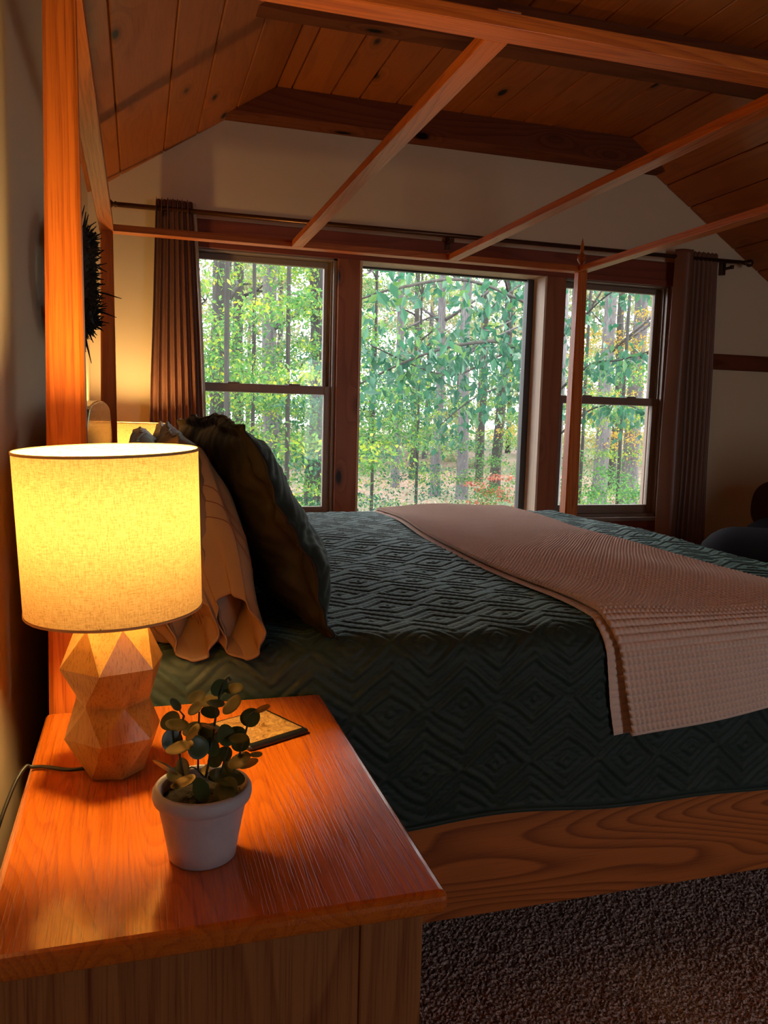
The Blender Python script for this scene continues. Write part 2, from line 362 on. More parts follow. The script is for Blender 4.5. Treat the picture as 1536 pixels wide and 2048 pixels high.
obj('trim_6', MB().box(3.05, XR, YW-.022, YW, E+.340, E+.432), pine_beam, kind='structure', bevel=.003)
obj('baseboard_far', MB().box(XL, XR, YW-.016, YW, 0, .12), pine_head, kind='structure')
obj('baseboard_left', MB().box(XL, XL+.014, YB, YW-.016, 0, .12), pine_head, kind='structure')
# casing boards round the windows
k = 7
for nm, bx, m in (('h', (.19, 3.045, YW-.022, YW, ZT+.0, E+.935), pine_head), ('m', (O1[1], O2[0], YW-.030, YW+.15, ZS-.02, ZT), pine_case),
                  ('n', (O2[1], O3[0], YW-.030, YW+.15, ZS-.02, ZT), pine_case), ('l', (.17, O1[0], YW-.022, YW, ZS-.1, ZT), pine_case),
                  ('r', (O3[1], 3.045, YW-.022, YW, ZS-.1, ZT), pine_case), ('a', (.17, 3.045, YW-.02, YW, ZS-.14, ZS-.02), pine_head),
                  ('t', (O1[0], O3[1], YW-.034, YW-.0225, ZT-.012, ZT+.022), pine_head)):
    obj('trim_%d' % k, MB().box(*bx), m, kind='structure', bevel=.003); k += 1

def double_hung(name, x0, x1):
    y0 = YW+.03
    fr = MB()
    fr.box(x0, x0+.018, YW-.0, YW+.15, ZS, ZT).box(x1-.018, x1, YW, YW+.15, ZS, ZT).box(x0, x1, YW, YW+.15, ZT-.016, ZT).box(x0, x1, YW-.0, YW+.15, ZS-.0, ZS+.02)
    for yy in (y0, y0+.042, y0+.084): fr.box(x1-.026, x1-.018, yy-.004, yy, ZS, ZT).box(x0+.018, x0+.026, yy-.004, yy, ZS, ZT)
    f = obj(name, fr, sashm, kind='structure')
    zm = E + .132
    def sash(ya, yb, za, zb, low):
        s = .034; m = MB().box(x0+.018, x0+.018+s, ya, yb, za, zb).box(x1-.018-s, x1-.018, ya, yb, za, zb)
        m.box(x0+.018+s, x1-.018-s, ya, yb, za, za+(.05 if low else .040)).box(x0+.018+s, x1-.018-s, ya, yb, zb-(.043 if low else .030), zb)
        o = obj('sash', m, sashm, f, bevel=.003)
        obj('pane', MB().box(x0+.018+s-.004, x1-.018-s+.004, (ya+yb)/2-.002, (ya+yb)/2+.002, za+.04, zb-.026), glass, o)
        return o
    lo = sash(y0, y0+.034, ZS+.02, zm+.022, True); sash(y0+.042, y0+.076, zm-.022, ZT-.016, False)
    for q in (.3, .72):
        obj('latch', MB().box(x0+(x1-x0)*q-.03, x0+(x1-x0)*q+.03, y0+.004, y0+.026, zm+.022, zm+.029), sashm, lo, bevel=.002)
    obj('window_sill', MB().box(x0-.01, x1+.01, YW-.05, YW+.028, ZS-.018, ZS+.004), sashm, f, bevel=.004)
double_hung('window_1', *O1); double_hung('window_3', *O3)
x0, x1 = O2
f = obj('window_2', MB().box(x0, x1, YW+.12, YW+.15, ZS, ZS+.03).box(x0, x1, YW+.12, YW+.15, ZT-.02, ZT).box(x0, x0+.028, YW+.12, YW+.15, ZS, ZT).box(x1-.05, x1-.012, YW+.10, YW+.15, ZS, ZT), plain('dark_frame', (.035, .028, .026), .5), kind='structure')
obj('jamb', MB().box(x1-.012, x1, YW-.034, YW+.14, ZS, ZT-.012), jamb_m, f); obj('jamb', MB().box(x0, x0+.012, YW-.034, YW+.12, ZS, ZT-.012), jamb_m, f)
obj('jamb', MB().box(x0+.012, x1-.012, YW-.02, YW+.12, ZT-.012, ZT), jamb_m, f); obj('window_sill', MB().box(x0+.012, x1-.012, YW-.05, YW+.12, ZS-.01, ZS+.006), jamb_m, f)
obj('pane', MB().box(x0+.02, x1-.04, YW+.132, YW+.136, ZS+.02, ZT-.01), glass, f)

# ------------------------------------------------------------------ canopy bed
XH, XF, YN, YF = -.112, 1.985, 1.447, 3.485
ZC = E + .695                              # underside of the canopy rails
bed = thing('canopy_bed', 'oak four-poster canopy bed with tapered posts and open top frame', 'bed', (0, 0, 0))
def post(x, y):
    m = MB(); prof = [(0, .037, 1), (.40, .037, 1), (.47, .036, .62), (.60, .036, .62), (ZC, .0232, .62)]
    rings = []
    for z, r, q in prof:                   # square foot running into a tapered octagon
        c = r * (1-q) * .62 if q < 1 else .002
        rings.append([(x+a, y+b, z) for a, b in ((r-c,-r),(r,-r+c),(r,r-c),(r-c,r),(-r+c,r),(-r,r-c),(-r,-r+c),(-r+c,-r))])
    V = [p for r in rings for p in r]; F = [tuple(reversed(range(8))), tuple(len(V)-8+j for j in range(8))]
    for i in range(len(rings)-1):
        for j in range(8): F.append((i*8+j, i*8+(j+1) % 8, i*8+8+(j+1) % 8, i*8+8+j))
    p = obj('post', m.add(V, F), oak['z'], bed)
    obj('finial', MB().lathe([(.004, 0), (.012, .001), (.011, .006), (.007, .010), (.009, .014), (.017, .022), (.021, .034), (.020, .044), (.013, .056), (.006, .064), (.008, .070), (.009, .080), (.007, .096), (.004, .115), (.0005, .128)], (x, y, ZC+.028), 20), oak['z'], p, smooth=True)
for x in (XH, XF):
    for y in (YN, YF): post(x, y)
T = .027
for y in (YN, YF): obj('canopy_rail', MB().box(XH-.028, XF+.028, y-.028, y+.028, ZC, ZC+T), oak['x'], bed, bevel=.002)
for x in (XH, XF): obj('canopy_rail', MB().box(x-.026, x+.026, YN+.028, YF-.028, ZC-.0005, ZC+T-.001), oak['y'], bed, bevel=.002)
for x in (.640, 1.335): obj('crossbar', MB().box(x-.023, x+.023, YN+.0285, YF-.0285, ZC, ZC+T-.002).box(x-.023, x+.023, YN-.026, YN+.0285, ZC+T+.0003, ZC+T+.005).box(x-.023, x+.023, YF-.0285, YF+.026, ZC+T+.0003, ZC+T+.005), oak['y'], bed, bevel=.0015)
for y0, y1 in ((1.432, 1.460), (YF-.013, YF+.015)): obj('side_rail', MB().box(XH+.037, XF-.037, y0, y1, .245, .50), oak_rail, bed, bevel=.003)
obj('foot_rail', MB().box(XF-.014, XF+.014, YN+.037, YF-.037, .245, .50), oak['y'], bed, bevel=.003)
# headboard with an arched top
hb = [(YN+.03, .30)]; ym = (YN+YF)/2
for i in range(41):
    y = YN+.03 + (YF-YN-.06)*i/40; q = abs(y-ym)/((YF-YN)/2-.03)
    hb.append((y, E + .026 - .05*q**2 - .30*max(0, q-.62)**1.5*4*.62))
hb.append((YF-.03, .30))
obj('headboard', MB().prism(hb, 'x', -.125, -.096), wood('oak_headboard', (.50, .19, .06), (.28, .08, .02), 'y', rings=14, rough=.16, coat=.8, freq=4), bed, bevel=.004)
tag(obj('mattress', MB().box(-.07, 1.90, 1.475, YF-.035, .36, .815), liningm, bevel=.05, seg=3), 'thick mattress wholly covered by the dark green quilt', 'mattress')

# quilt: padded chevrons and diamonds as real relief
def tri(t): return np.abs((t % 1.0)*2 - 1)
def chevron(u, v, P_=.150, M_=.26):
    W_ = np.stack([u, v, 0*u], 2); u = u + .005*lump(W_, 13, 3); v = v + .0045*lump(W_, 17, 8)
    vm = np.abs((v % M_) - M_/2)
    w_ = (vm + .060*tri(u/P_)) / .0225
    k_ = np.floor(w_); f_ = w_ - k_; even = (k_.astype(int) % 2) == 0
    pad = np.sin(PI*f_)**.55
    side = np.where(((u/P_) % 1.0) < .5, 1, -1)
    rope = .5 + .5*np.abs(np.sin(PI*(u + side*vm*.7)/.0135))**.6
    ladder = .35 + .35*np.abs(np.sin(PI*vm/.0105))**.7
    return np.where(even, pad*(.70+.30*rope), pad*.35 + .4*ladder)
TOPZ, RAD = E - .415, .055
Y0q, Y1q = 1.415 + RAD, YF - .01 - RAD; X1q = 1.915 - RAD
def roll(t, r):                            # t: distance past the flat part -> (out, down)
    a = np.clip(t / r, 0, PI/2); return r*np.sin(a), r*(1-np.cos(a)) + np.maximum(0, t - r*PI/2)
def bed_surface(u, v, lift=0.0):
    """u along the bed, v across it (flat between Y0q and Y1q), both go on down the sides"""
    tn = np.maximum(0, Y0q - v); tf = np.maximum(0, v - Y1q); tx = np.maximum(0, u - X1q)
    on, dn = roll(tn, RAD+lift); of, df = roll(tf, RAD+lift); ox, dx = roll(tx, RAD+lift)
    x = np.minimum(u, X1q) + ox; y = np.clip(v, Y0q, Y1q) - on + of
    d = np.maximum(np.maximum(dn, df), dx)
    z = TOPZ + lift - d
    z = z + (.006*np.sin(u*5+1)*np.sin(v*4) + .004*np.sin(u*11+v*7)) * (d < .02) * (1 - d/.02)
    y = y - np.where(tn > .1, (.005*np.sin(u*9)+.004*np.sin(u*17+1)) * np.clip((tn-.1)/.3, 0, 1), 0) + np.where(tf > .1, .008*np.sin(u*9)*np.clip((tf-.1)/.3, 0, 1), 0)
    return x, y, z
DROP = .425
nu, nv = 680, 900
u = np.linspace(-.055, X1q + .09 + .36, nu)[:, None]; v = np.linspace(Y0q - RAD*.57 - DROP + RAD, Y1q + .03 + .36, nv)[None, :]
u, v = np.broadcast_arrays(u, v)
hem = .010*np.sin(u*6+.5) + .006*np.sin(u*15)
v2 = np.where(v < Y0q, Y0q - (Y0q - v)*(1 + hem*2.2), v)
x, y, z = bed_surface(u, v2)
P = np.stack([x, y, z], 2)
du = np.gradient(P, axis=0); dv = np.gradient(P, axis=1); N = np.cross(du, dv); N /= np.linalg.norm(N, axis=2, keepdims=True)+1e-9
vd = v - v.min()
h = .0062*chevron(u, v) + .0012*lump(P, 30, 2)
edge = np.minimum(1, vd/.012)
h = np.where(vd < .012, .005, h)
P = P + N*h[..., None]
q = obj('quilt', grid_mesh('quilt', P, quiltm), None)
tag(q, 'dark green quilted bedspread with raised zigzag stitching over the bed', 'quilt')
m = MB(); hp = [tuple(P[i, 0] + np.array([0, -.001, -.002])) for i in range(0, nu, 8)]
m.tube(hp, .0055, 6); obj('hem_binding', m, quiltm, q, smooth=True)

# folded waffle blanket across the foot of the bed
def waffle(a, b): return np.abs(np.sin(PI*b/.0165))**.38 * (.35+.65*np.abs(np.sin(PI*(a/.0115)))**.5)
def blanket_layer(a0, a1, na, lift, shift, hang, low, seed):
    nb = 156*6+1
    b = np.linspace(Y0q - .03 - hang, Y1q + .02 + .22, nb)[None, :]; a = np.linspace(a0, a1, na)[:, None]
    a, b = np.broadcast_arrays(a, b)
    b = np.where(b < Y0q, Y0q - (Y0q-b)*(1 - .22*a), b)
    yn = np.clip((b - 1.40)/2.1, 0, 1)
    left = .905 + .10*yn + .018*np.sin(b*4.2+.6) + np.where(b < Y0q, .27*np.clip((Y0q-b-.03), 0, .4), 0)
    left = left - shift*(1 + 1.2*np.clip((Y0q-b)/.2, 0, 1)); wid = .64 - .025*yn + .012*np.sin(b*5)
    X = left + a*wid
    x, y, z = bed_surface(X, b, lift)
    z = z + .0045*np.sin(X*13+b*5)*(b > Y0q)
    hangf = np.clip((Y0q-b-.05)/.2, 0, 1)
    y = y - hangf*(.004 + .010*(1-a) + .006*np.sin(X*12)) + low*hangf
    return a*wid, b, np.stack([x, y, z], 2)
def puff(ia, ib, P, amp, sgn=1):
    n, m = P.shape[:2]; i = np.arange(n)[:, None]; j = np.arange(m)[None, :]
    lv = np.array([0, .78, 1, 1, .78]); lw = np.array([0, .72, .95, 1, .95, .72])
    a_ = lv[i % 5]; b_ = lw[j % 6]; hgt = np.where(b_ == 0, 0, b_*(.30 + .70*a_)) + 0*i
    du = np.gradient(P, axis=0); dv = np.gradient(P, axis=1); N = np.cross(du, dv); N /= np.linalg.norm(N, axis=2, keepdims=True)+1e-9
    return P + N*(amp*hgt)[..., None]*sgn
a, b, P1 = blanket_layer(0, 1, 281, .021, 0, .248, 0, 0); P1 = puff(a, b, P1, .0085)
e0 = P1[:1].copy(); e0[..., 2] -= .006; e0[..., 0] += .002; P1 = np.concatenate([e0, P1])
a, b, P0 = blanket_layer(0, 1, 141, .0095, .012, .238, .0065, 1); P0 = puff(a, b, P0, .0030)
e0 = P0[:1].copy(); e0[..., 2] -= .004; P0 = np.concatenate([e0, P0])
bl = obj('blanket', grid_mesh('blanket', P1, blanketm), None)
tag(bl, 'pinkish tan waffle-weave throw folded across the foot of the quilt', 'blanket')
obj('under_fold', grid_mesh('under_fold', P0, blanketm), None, bl)
m = MB(); m.tube([tuple(P1[i, 0]) for i in range(1, 281, 4)], .0055, 6); obj('hem', m, blanketm, bl, smooth=True)

# ------------------------------------------------------------------ pillows
def pillow(name, label, mat, wd, hg, th, base, lean, group=None, seed=0, flange=0.0, quilted=False, cuff=False, yaw=0.0, ear=.045):
    """base: bottom centre of the pillow; wd runs along y, hg up, th along x; lean tips the top towards the headboard"""
    nu, nv = (150, 120) if quilted else (90, 72)
    g = np.linspace(-1, 1, nu)[:, None]; k = np.linspace(-1, 1, nv)[None, :]; g, k = np.broadcast_arrays(g, k)
    def shell(sgn):
        y = g*wd/2*(1 - ear*(1-np.abs(k)**2.2)); z = k*hg/2*(1 - ear*(1-np.abs(g)**2.2))
        fu = 1 - flange/(wd/2); fv = 1 - flange/(hg/2)
        a = np.clip(np.abs(g)/fu, 0, 1); c = np.clip(np.abs(k)/fv, 0, 1)
        prof = (1-a**6.0)**.6 * (1-c**2.8)**.55
        sag = 1 + .28*(-k)
        x = sgn*(th/2*prof*sag + .004)
        P = np.stack([x, y, z], 2)
        rad = np.maximum(a, c)
        cre = np.sin(np.arctan2(k, g)*11 + 3*lump(P, 7, seed)) * np.clip((rad-.35), 0, .6) * (.011 if quilted else .004)*(1-rad*.3)
        x = x + sgn*cre + .010*lump(P, 9, seed+1)*(1-rad**4) + .011*lump(P, 5, seed+2)*(rad**3) + .006*lump(P, 30, seed+3)*np.clip(rad, 0, 1)
        if quilted and sgn > 0: x = x + .0045*chevron(y+.3, z+.6, .13, .24)
        z = z + .012*lump(P, 6, seed+4)*rad**2; y = y + .012*lump(P, 7, seed+5)*rad**2
        return np.stack([x, y, z], 2)
    A, B = shell(1), shell(-1)
    o = thing(name, label, 'pillow', (base[0], base[1], base[2]), 0, group)
    M = (Matrix.Rotation(yaw, 4, 'Z') @ Matrix.Rotation(-lean, 4, 'Y') @ Matrix.Translation((0, 0, hg/2)))
    Mn = np.array(M)
    def tr(P): return P @ Mn[:3, :3].T + Mn[:3, 3]
    bm_ = satin if quilted else mat
    obj('front', grid_mesh('front', tr(A), mat), None, o)
    B2 = B.copy(); ed = np.maximum(np.abs(g), np.abs(k)) > .999; B2[ed] = A[ed]
    obj('back', grid_mesh('back', tr(B2)[::-1], bm_), None, o)
    # edge seam
    per = [(i, 0) for i in range(0, nu, 3)] + [(nu-1, j) for j in range(0, nv, 3)] + [(i, nv-1) for i in range(nu-1, 0, -3)] + [(0, j) for j in range(nv-1, -1, -3)]
    T_ = tr(A); obj('piping', MB().tube([tuple(T_[i, j]) for i, j in per], .0035, 5), bm_, o, smooth=True)
    if cuff:                               # the open end of the pillowcase: flattened sleeve, creased and rolled at the bottom
        na, nb = 96, 26
        aa = np.linspace(0, 2*PI, na, endpoint=False)[:, None]; bb = np.linspace(0, 1, nb)[None, :]; aa, bb = np.broadcast_arrays(aa, bb)
        e_ = bb*bb*(3-2*bb)                 # the sleeve gathers from the whole end of the pillow to a drooping mouth at its foot
        hh = (hg/2*.90)*(1-e_) + .058*e_; tt = (th*.47)*(1-e_) + .036*e_
        zc_ = -hg*.335*e_ - .030*bb**3; xc_ = th*.20*e_
        zz = zc_ + hh*np.sign(np.sin(aa))*np.abs(np.sin(aa))**.8
        xx = xc_ + tt*np.cos(aa)*(1 + .15*np.sin(aa*3+seed)*bb)
        yy = -wd/2*.86 - .085*bb - .02*np.cos(aa+1)*bb
        Q = np.stack([xx, yy, zz], 2)
        Q[..., 0] += .008*lump(Q, 16, seed+2)*bb + .004*np.sin(aa*7+bb*3); Q[..., 2] += .008*lump(Q, 9, seed+6)*bb
        T2 = tr(Q); cf = obj('pillowcase_cuff', grid_mesh('pillowcase_cuff', T2, mat, closed_u=True), None, o)
        so = cf.modifiers.new('thickness', 'SOLIDIFY'); so.thickness = .003
        ln = MB()
        for j in (9, 11, 13): ln.tube([tuple(T2[i, j] + (T2[i, j]-T2[:, j].mean(0))*.004) for i in list(range(0, na, 2))+[0]], .0013, 4)
        obj('stitching', ln, plain('stitch_%d' % seed, (.10, .03, .012), .8), cf)
    return o
ZQ = TOPZ + .004
YA, YBk = 1.90, 2.93
pillow('pillow', 'taupe pillow at back of the near stack, beside the headboard', tanm, .92, .36, .15, (.060, YA+.01, ZQ), .16, seed=1, cuff=True)
pillow('pillow', 'taupe pillow with triple stitching just behind the near quilted sham', tanm, .94, .385, .15, (.155, YA+.0, ZQ), .22, seed=2, cuff=True, yaw=-.02)
pillow('pillow', 'dark green quilted sham in front of the near pillow stack', quiltm, .97, .435, .13, (.325, YA, ZQ), .40, seed=3, flange=.022, ear=.035, quilted=True, yaw=.03)
pillow('pillow', 'taupe pillow at back of the far stack, below the far lamp', tanm, .90, .35, .15, (.06, YBk+.01, ZQ), .15, seed=4, cuff=False)
pillow('pillow', 'taupe pillow in the middle of the far stack', tanm, .90, .37, .15, (.16, YBk, ZQ), .20, seed=5, cuff=False)
pillow('pillow', 'dark green quilted sham in front of the far pillow stack', quiltm, .94, .41, .13, (.29, YBk, ZQ), .34, seed=6, flange=.022, ear=.04, quilted=True)

# ------------------------------------------------------------------ nightstands
def nightstand(label, y0, y1):
    x0, x1, zt = -.150, .314, .75
    o = thing('nightstand', label, 'nightstand', ((x0+x1)/2, (y0+y1)/2, 0), 0, None)
    ox, oy = (x0+x1)/2, (y0+y1)/2
    def bx(m, a, b, c, d, e, f): return m.box(a-ox, b-ox, c-oy, d-oy, e, f)
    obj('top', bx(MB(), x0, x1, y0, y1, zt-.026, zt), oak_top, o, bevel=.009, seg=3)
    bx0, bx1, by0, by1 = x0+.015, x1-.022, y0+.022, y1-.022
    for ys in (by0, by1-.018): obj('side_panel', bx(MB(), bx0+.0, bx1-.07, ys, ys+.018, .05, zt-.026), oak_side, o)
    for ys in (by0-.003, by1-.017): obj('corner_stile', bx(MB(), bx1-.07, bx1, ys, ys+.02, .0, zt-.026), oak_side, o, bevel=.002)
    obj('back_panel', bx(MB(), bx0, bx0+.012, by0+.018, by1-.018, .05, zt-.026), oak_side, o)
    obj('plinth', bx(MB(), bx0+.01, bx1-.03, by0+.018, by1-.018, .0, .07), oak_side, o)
    for z0, z1 in ((.09, .29), (.30, .50), (.51, .71)):
        d = obj('drawer', bx(MB(), bx1-.022, bx1-.002, by0+.022, by1-.022, z0, z1), oak['y'], o, bevel=.004)
        obj('knob', MB().lathe([(.006, 0), (.006, .012), (.014, .018), (.015, .026), (.008, .030), (.001, .031)], (0,0,0), 16), oak['z'], d, smooth=True).matrix_local = Matrix.Translation((bx1-.002-ox, 0, (z0+z1)/2)) @ Matrix.Rotation(PI/2, 4, 'Y')
    return o
nightstand('orange oak nightstand in the foreground carrying lamp and potted plant', .757, 1.404)
nightstand('oak nightstand on the far side of the bed, behind the pillows', 3.535, 4.09)

# ------------------------------------------------------------------ lamps
def lamp(label, x, y, z, rz, cord=True, tilt=(0, 0)):
    o = thing('table_lamp', label, 'lamp', (x, y, z), 0)
    N = 6; rings = [(.0405, 0, .5), (.066, .058, 0), (.050, .106, .5), (.0705, .156, 0), (.046, .213, .5), (.016, .225, .5)]
    V = []; F = []
    for r, h, off in rings:
        for j in range(N):
            a = 2*PI*(j+off)/N + rz; V.append((r*math.cos(a), r*math.sin(a), h))
    for i in range(len(rings)-1):
        A, B = i*N, (i+1)*N; oa, ob = rings[i][2], rings[i+1][2]
        for j in range(N):
            k1 = (j+1) % N
            if oa == ob: F.append((A+j, A+k1, B+k1, B+j))
            elif oa > ob: F += [(A+j, B+k1, B+j), (A+j, A+k1, B+k1)]
            else: F += [(A+j, A+k1, B+j), (A+k1, B+k1, B+j)]
    F += [tuple(reversed(range(N))), tuple(len(V)-N+j for j in range(N))]
    obj('lamp_base', MB().add(V, F), lampwood, o, bevel=.0022, seg=2)
    # shade
    zb, zt, rb, rt = .232, .447, .1165, .1185
    Tm = Matrix.Translation((0, 0, .34)) @ Matrix.Rotation(tilt[0], 4, 'Y') @ Matrix.Rotation(tilt[1], 4, 'X') @ Matrix.Translation((0, 0, -.34))
    sh = obj('shade', MB().lathe([(rb, zb), (rb+.0007, zb+.07), (rt-.0006, zt-.07), (rt, zt)], (0,0,0), 72), shadem, o, smooth=True)
    me = sh.data; import bmesh
    b = bmesh.new(); b.from_mesh(me); bmesh.ops.delete(b, geom=[f for f in b.faces if len(f.verts) > 4], context='FACES_ONLY'); b.to_mesh(me); b.free()
    me.materials.append(shade_in); sh.matrix_local = Tm
    for r, zz in ((rb, zb), (rt, zt)): tm = MB(); tm.lathe([(r-.0009, zz-.0018), (r+.0009, zz-.0018), (r+.0009, zz+.0018), (r-.0009, zz+.0018)], (0,0,0), 72, close=True); obj('shade_rim', tm, plain('rim_tape', (.60, .34, .13), .8), o, smooth=True).matrix_local = Tm
    m = MB()
    for j in range(3):
        a = 2*PI*j/3+.4; m.tube([(.016*math.cos(a), .016*math.sin(a), zb+.022), (rb*math.cos(a), rb*math.sin(a), zb+.002)], .0013, 6)
    obj('shade_frame', m, steel, o).matrix_local = Tm
    obj('socket', MB().lathe([(.010, .222), (.014, .224), (.017, .232), (.017, .320), (.013, .323)], (0,0,0), 20), black, o, smooth=True)
    pr = [(.012, .321), (.014, .333), (.022, .350), (.029, .367), (.030, .380), (.026, .397), (.016, .408), (.0005, .411)]
    obj('bulb', MB().lathe(pr, (0,0,0), 20), bulbm, o, smooth=True)
    if cord:
        pts = [(-.035, .0, .006), (-.06, .004, .0045), (-.09, .02, .0045), (-.108, .024, .0045), (-.118, .020, .006), (-.132, -.01, -.015), (-.148, -.06, -.07), (-.160, -.09, -.20), (-.164, -.10, -.45), (-.166, -.09, -.70)]
        obj('cord', MB().tube(smooth_path(pts, 6), .0028, 8), black, o, smooth=True)
    return o
def smooth_path(pts, k):
    P = [Vector(p) for p in pts]; out = []
    for i in range(len(P)-1):
        p0, p1, p2, p3 = P[max(i-1,0)], P[i], P[i+1], P[min(i+2, len(P)-1)]
        for j in range(k):
            t_ = j/k; out.append(.5*((2*p1) + (p2-p0)*t_ + (2*p0-5*p1+4*p2-p3)*t_*t_ + (3*p1-p0-3*p2+p3)*t_**3))
    return out + [P[-1]]
lamp('lit lamp with faceted wooden base on the near nightstand', -.036, 1.152, .75, math.radians(-102), True, (-.036, .028))
lamp('lit lamp with linen shade on the far nightstand behind the pillows', .000, 3.84, .75, .3, False)

# ------------------------------------------------------------------ potted succulent
px0, py0 = .0665, .898
pl = thing('potted_plant', 'artificial round-leaved succulent in a small white pot on the nightstand', 'plant', (px0, py0, .75))
obj('pot', MB().lathe([(.030, .0008), (.0355, 0), (.0375, .002), (.041, .024), (.0455, .048), (.0488, .064), (.0500, .0665), (.0538, .069), (.0552, .074), (.0548, .080), (.0525, .0838), (.0485, .0838), (.0455, .080), (.0445, .072), (.0435, .062)], (0,0,0), 56), potm, pl, smooth=True)
sV = []; n_ = 40
g1 = np.linspace(0, 2*PI, 48)[:, None]; g2 = np.linspace(.02, 1, 14)[None, :]
P = np.stack([.0445*g2*np.cos(g1), .0445*g2*np.sin(g1), .070 + .0035*RNG.random((48, 14)) - .003*g2 + 0*g1], 2); P[-1] = P[0]
obj('soil', grid_mesh('soil', P, soilm), None, pl)
# round, slightly cupped fleshy leaf, long axis y, unit size 1
def leaf_mesh():
    nr, na = 6, 20; V = []; F = []
    for sgn in (1, -1):
        V.append((0, 0, sgn*.09 - .05))
        for i in range(1, nr+1):
            r = i/nr
            for j in range(na):
                a = 2*PI*j/na; x = .86*r*math.sin(a)*(1 - .10*math.cos(a)); y = -r*math.cos(a)
                V.append((x, y, sgn*.09*math.sqrt(max(0, 1-r**2.5)) + .14*r*r - .05))
    o2 = 1+nr*na
    for s0, fl in ((0, False), (o2, True)):
        for j in range(na):
            f = (s0, s0+1+j, s0+1+(j+1) % na); F.append(f[::-1] if fl else f)
        for i in range(nr-1):
            for j in range(na):
                a = s0+1+i*na; f = (a+j, a+na+j, a+na+(j+1) % na, a+(j+1) % na); F.append(f[::-1] if fl else f)
    return mesh_of('leaf', MB().add(V, F), True, succ)
LME = leaf_mesh()
def pxy(cx, cy, dy=0.0): return aty(280+cx/4.267, 1330+cy/4.267, py0+dy)
CX, CY_, CZ = Vector(CM[:, 0]), Vector(CM[:, 1]), Vector(CM[:, 2])
leaves = [(675,190,80,.80,60,0),(800,205,80,.40,5,.0),(485,275,75,.60,10,.012),(300,340,60,.30,-50,0),(475,370,72,.58,35,-.01),(580,312,84,.42,10,.015),(600,395,80,.85,0,.02),
 (645,332,75,.2,-10,-.012),(790,345,98,.50,38,-.01),(1040,370,72,.5,30,0),(940,450,85,.88,0,.008),(260,480,87,.80,20,.01),(315,515,95,.27,-12,-.01),(270,640,92,.82,-70,.008),
 (455,580,80,.45,45,-.015),(585,520,85,.5,-20,.0),(460,535,65,.6,0,.02),(490,700,98,.75,-60,-.008),(340,710,112,.25,10,-.02),(570,570,65,.9,0,.022),(730,600,92,.62,-65,-.01),
 (830,570,78,.85,0,.015),(840,630,82,.26,-3,-.018),(860,665,82,.85,20,.005),(610,700,80,.48,-60,.0),(720,760,68,.85,0,.012),(640,820,62,.8,0,.008),(220,865,118,.50,-30,-.008),
 (370,880,86,.80,80,.01),(850,822,102,.42,20,-.008),(925,835,85,.60,30,.008),(990,768,55,.2,0,.01),(370,1005,105,.2,18,-.02),(515,1065,100,.38,-60,-.025),
 (735,1070,112,.68,30,-.028),(740,965,150,.17,-15,-.012),(640,960,60,.8,0,.0),(760,880,75,.7,60,.0),(310,935,80,.6,0,.012),(655,620,60,.7,70,.02),(420,560,60,.7,20,.022),(560,900,60,.5,40,.015)]
for i, (cx, cy, rad, qr, th, dy) in enumerate(leaves):
    p = pxy(cx, cy, dy); a = math.radians(th)
    maj = CX*math.cos(a) + CY_*math.sin(a); mi = CZ.cross(maj).normalized()
    al = math.acos(min(qr, .99)) * (1 if i % 3 else -1)
    if qr < .5: al = abs(al)
    nrm = (CZ*math.cos(al) + (mi if mi.z > 0 else -mi)*math.sin(al)).normalized(); xx = maj.cross(nrm).normalized()
    s = rad/4.267/FPX*py0*1.06; b = .96
    M = Matrix(((xx.x*s*1.12, maj.x*s, nrm.x*s, p.x-px0), (xx.y*s*1.12, maj.y*s, nrm.y*s, p.y-py0), (xx.z*s*1.12, maj.z*s, nrm.z*s, p.z-.75), (0,0,0,1)))
    l_ = bpy.data.objects.new('leaf', LME); C.objects.link(l_); l_.parent = pl; l_.matrix_local = M
for pts, r in (([(560,960,0),(600,760,0),(640,480,0),(675,280,.0),(720,150,0),(755,108,0),(775,130,0)], .0014), ([(375,965,0),(335,740,0),(345,560,0),(375,432,0)], .0013),
               ([(495,900,.01),(498,640,.01),(505,400,.012)], .0012), ([(690,930,-.005),(750,690,-.005),(760,560,0)], .0013), ([(770,980,0),(850,760,0),(915,520,0),(935,440,.0),(985,395,0)], .0012),
               ([(330,990,.012),(440,870,.01),(550,960,.0)], .0009), ([(560,960,0),(590,800,-.004),(610,640,0)], .0012), ([(375,432,0),(330,380,0)], .0008)):
    m = MB().tube(smooth_path([Vector(pxy(*p)) - Vector((px0, py0, .75)) for p in pts], 5), r, 7); obj('stem', m, stemm, pl, smooth=True)

# coaster
co = thing('coaster', 'square coaster with dark rim and veined tan face beside the plant', 'coaster', (.178, 1.247, .75), math.radians(27))
obj('backing', MB().box(-.056, .056, -.060, .060, 0, .009), black, co, bevel=.004, seg=3)
obj('face', MB().box(-.048, .048, -.052, .052, .009, .0102), stone, co, bevel=.0008)

